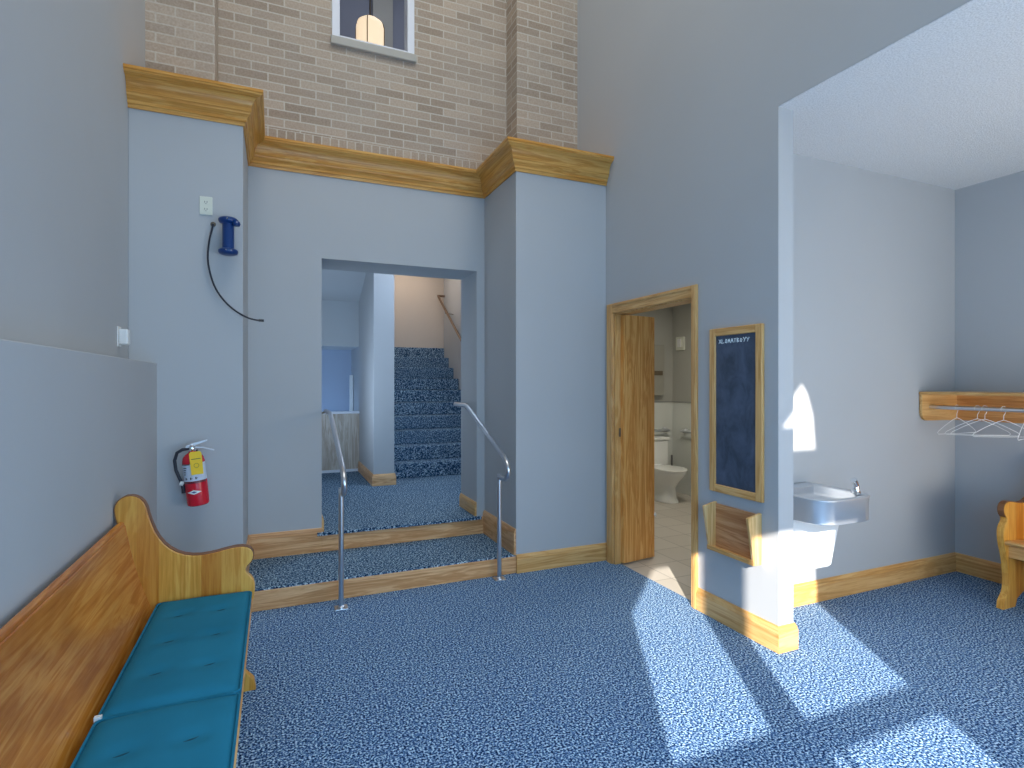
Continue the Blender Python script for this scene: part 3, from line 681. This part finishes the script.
def hanger_parts():
    t = thing('wire_hanger', (0, 0, 0), '', 'hanger')
    bm = bmesh.new(); P = []
    r = .0195
    for k in range(15):
        a = R(-60+k*17); P.append((r*math.cos(a)*1.0, 0, r*math.sin(a)*1.0))
    P = P[::1]
    hook = [(-r*math.cos(R(q)), 0, r*math.sin(R(q))) for q in range(-30, 215, 15)]
    hook += [(r*.45, 0, -.030), (0, 0, -.045), (0, 0, -.075)]
    bm_tube(bm, hook, .0017, 6); obj('hook', bm, WHITE, t)
    bm = bmesh.new(); body = [(0, 0, -.075), (.04, 0, -.088), (.12, 0, -.125), (.195, 0, -.168), (.207, 0, -.182), (.195, 0, -.190), (0, 0, -.192), (-.195, 0, -.190), (-.207, 0, -.182), (-.195, 0, -.168), (-.12, 0, -.125), (-.04, 0, -.088)]
    bm_tube(bm, body, .0021, 6, closed=True); obj('shoulder_wire', bm, WHITE, t)
    return t
h0 = hanger_parts()
specs = [(2.455, -4, 'white wire hanger nearest the alcove corner, leftmost on the rod'), (2.325, -34, 'second white wire hanger from the left on the rod'),
         (2.28, -38, 'third white wire hanger from the left, close against the second'), (2.17, -27, 'fourth white wire hanger from the left on the rod'),
         (2.05, 14, 'white wire hanger at the right edge of the photo, rightmost on the rod')]
for i, (y, ang, lab) in enumerate(specs):
    if i == 0: h = h0
    else:
        h = h0.copy(); C.objects.link(h)
        for ch in list(h0.children):
            c_ = ch.copy(); C.objects.link(c_); c_.parent = h
    h.location = (RODX, y, 1.312); h.rotation_euler = (0, 0, R(ang)); h['label'] = lab; h['category'] = 'hanger'; h['group'] = 'wire hangers on the coat rod'

# ------------------------------------------------------------------ restroom fittings
to = thing('toilet', (4.54, 6.08, 0), 'white toilet seen through the open restroom door', 'toilet')
def ov(w_, y0, y1, z, n_=24, sq=1.0):
    cy = (y0+y1)/2; l_ = (y1-y0)/2; out = []
    for k in range(n_):
        a = 2*math.pi*k/n_; c_, s_ = math.cos(a), math.sin(a); out.append((w_*abs(c_)**sq*(1 if c_ > 0 else -1), cy+l_*abs(s_)**sq*(1 if s_ > 0 else -1), z))
    return out
bm = bmesh.new(); bm_loft(bm, [ov(.115, -.60, -.10, 0, sq=.7), ov(.115, -.60, -.10, .02, sq=.7), ov(.10, -.58, -.12, .06, sq=.8), ov(.10, -.57, -.12, .19, sq=.8), ov(.14, -.64, -.12, .27), ov(.18, -.71, -.13, .34), ov(.188, -.73, -.13, .385), ov(.186, -.728, -.13, .40)])
obj('bowl', bm, PORC, to, smooth=True)
bm = bmesh.new(); bm_loft(bm, [ov(.188, -.735, -.22, .402), ov(.192, -.74, -.22, .41), ov(.188, -.735, -.22, .425), ov(.12, -.66, -.30, .427)]); obj('seat', bm, PORC, to, smooth=True)
obj('seat_hinge', B((-.10, .10, -.235, -.20, .40, .43)), WHITE, to, bevel=.005)
obj('tank', B((-.225, .225, -.20, -.01, .40, .74)), PORC, to, bevel=.02, bseg=3)
obj('tank_lid', B((-.235, .235, -.215, 0, .74, .775)), PORC, to, bevel=.008)
bm = bmesh.new(); bm_tube(bm, [(-.18, -.20, .69), (-.18, -.225, .69), (-.11, -.23, .68)], .008); obj('flush_lever', bm, CHROME, to, smooth=True)
def gbar(name, pts, posts, label):
    bm = bmesh.new(); bm_tube(bm, pts, .018, 12)
    t = thing(name, posts[0][0], label, 'grab bar'); o_ = Vector(posts[0][0])
    for v in bm.verts: v.co -= o_
    obj('bar', bm, STEEL, t, smooth=True)
    for a, b in posts:
        bm = bmesh.new(); bm_tube(bm, [Vector(a)-o_, Vector(b)-o_], [.035, .018], 14); obj('wall_flange', bm, STEEL, t, smooth=True)
gbar('grab_bar', [(4.1, 6.06, .845), (4.92, 6.06, .845)], [((4.9, 6.138, .845), (4.9, 6.06, .845)), ((4.12, 6.138, .845), (4.12, 6.06, .845))], 'steel grab bar on the wall behind the toilet')
gbar('grab_bar', [(4.97, 5.88, .85), (4.97, 4.9, .85)], [((5.038, 5.86, .85), (4.97, 5.86, .85)), ((5.038, 4.92, .85), (4.97, 4.92, .85))], 'steel grab bar on the restroom side wall, right of the toilet')
pt = thing('towel_dispenser', (4.70, 6.15, 1.32), 'tall steel dispenser panel on the restroom wall above the toilet tank', 'dispenser')
obj('dispenser_body', B((-.16, .14, -.09, 0, 0, .68)), mat('dull_steel', (.42, .41, .36, 1), .45, .5), pt, bevel=.008)
obj('dispenser_slot', B((-.13, .11, -.093, -.088, .27, .33)), BRASS, pt)
fa = thing('alarm_box', (5.05, 5.97, 1.93), 'small pale alarm box on the restroom side wall', 'alarm')
obj('alarm_body', B((-.03, 0, -.08, .08, 0, .18)), IVORY, fa, bevel=.006)
obj('alarm_lens', B((-.045, -.03, -.035, .035, .04, .15)), WHITE, fa, bevel=.005)
bm = bmesh.new(); bm_lathe(bm, [(.0, 0), (.032, 0), (.035, .01), (.032, .10), (.022, .13), (.012, .14), (.012, .50), (0, .51)], c=(4.98, 6.08, 0), seg=18)
tag(obj('toilet_brush', bm, mat('grey_plastic', (.16, .16, .16, 1), .5), smooth=True), 'dark toilet brush standing in the corner right of the toilet', 'brush')

# ------------------------------------------------------------------ pendant lamp upstairs
pl = thing('pendant_lamp', (.93, 6.0, 4.85), 'glowing cream pendant lamp seen through the small window in the brick wall', 'lamp')
bm = bmesh.new(); bm_lathe(bm, [(0, .0), (.13, 0), (.142, .02), (.145, .40), (.13, .46), (.09, .492), (.03, .505), (0, .506)], seg=32); obj('lamp_shade', bm, SHADE, pl, smooth=True)
for a in (250, 70, 160, 340):
    bm = bmesh.new(); P = [(.147, .0), (.149, .40), (.134, .463), (.092, .497), (.02, .512)]; bm_tube(bm, [(r*math.cos(R(a)), r*math.sin(R(a)), z) for r, z in P], .006, 6); obj('frame_rib', bm, BRASS, pl, smooth=True)
bm = bmesh.new(); bm_tube(bm, [(0, 0, .50), (0, 0, 2.55)], .009, 8); obj('stem', bm, BRASS, pl, smooth=True)
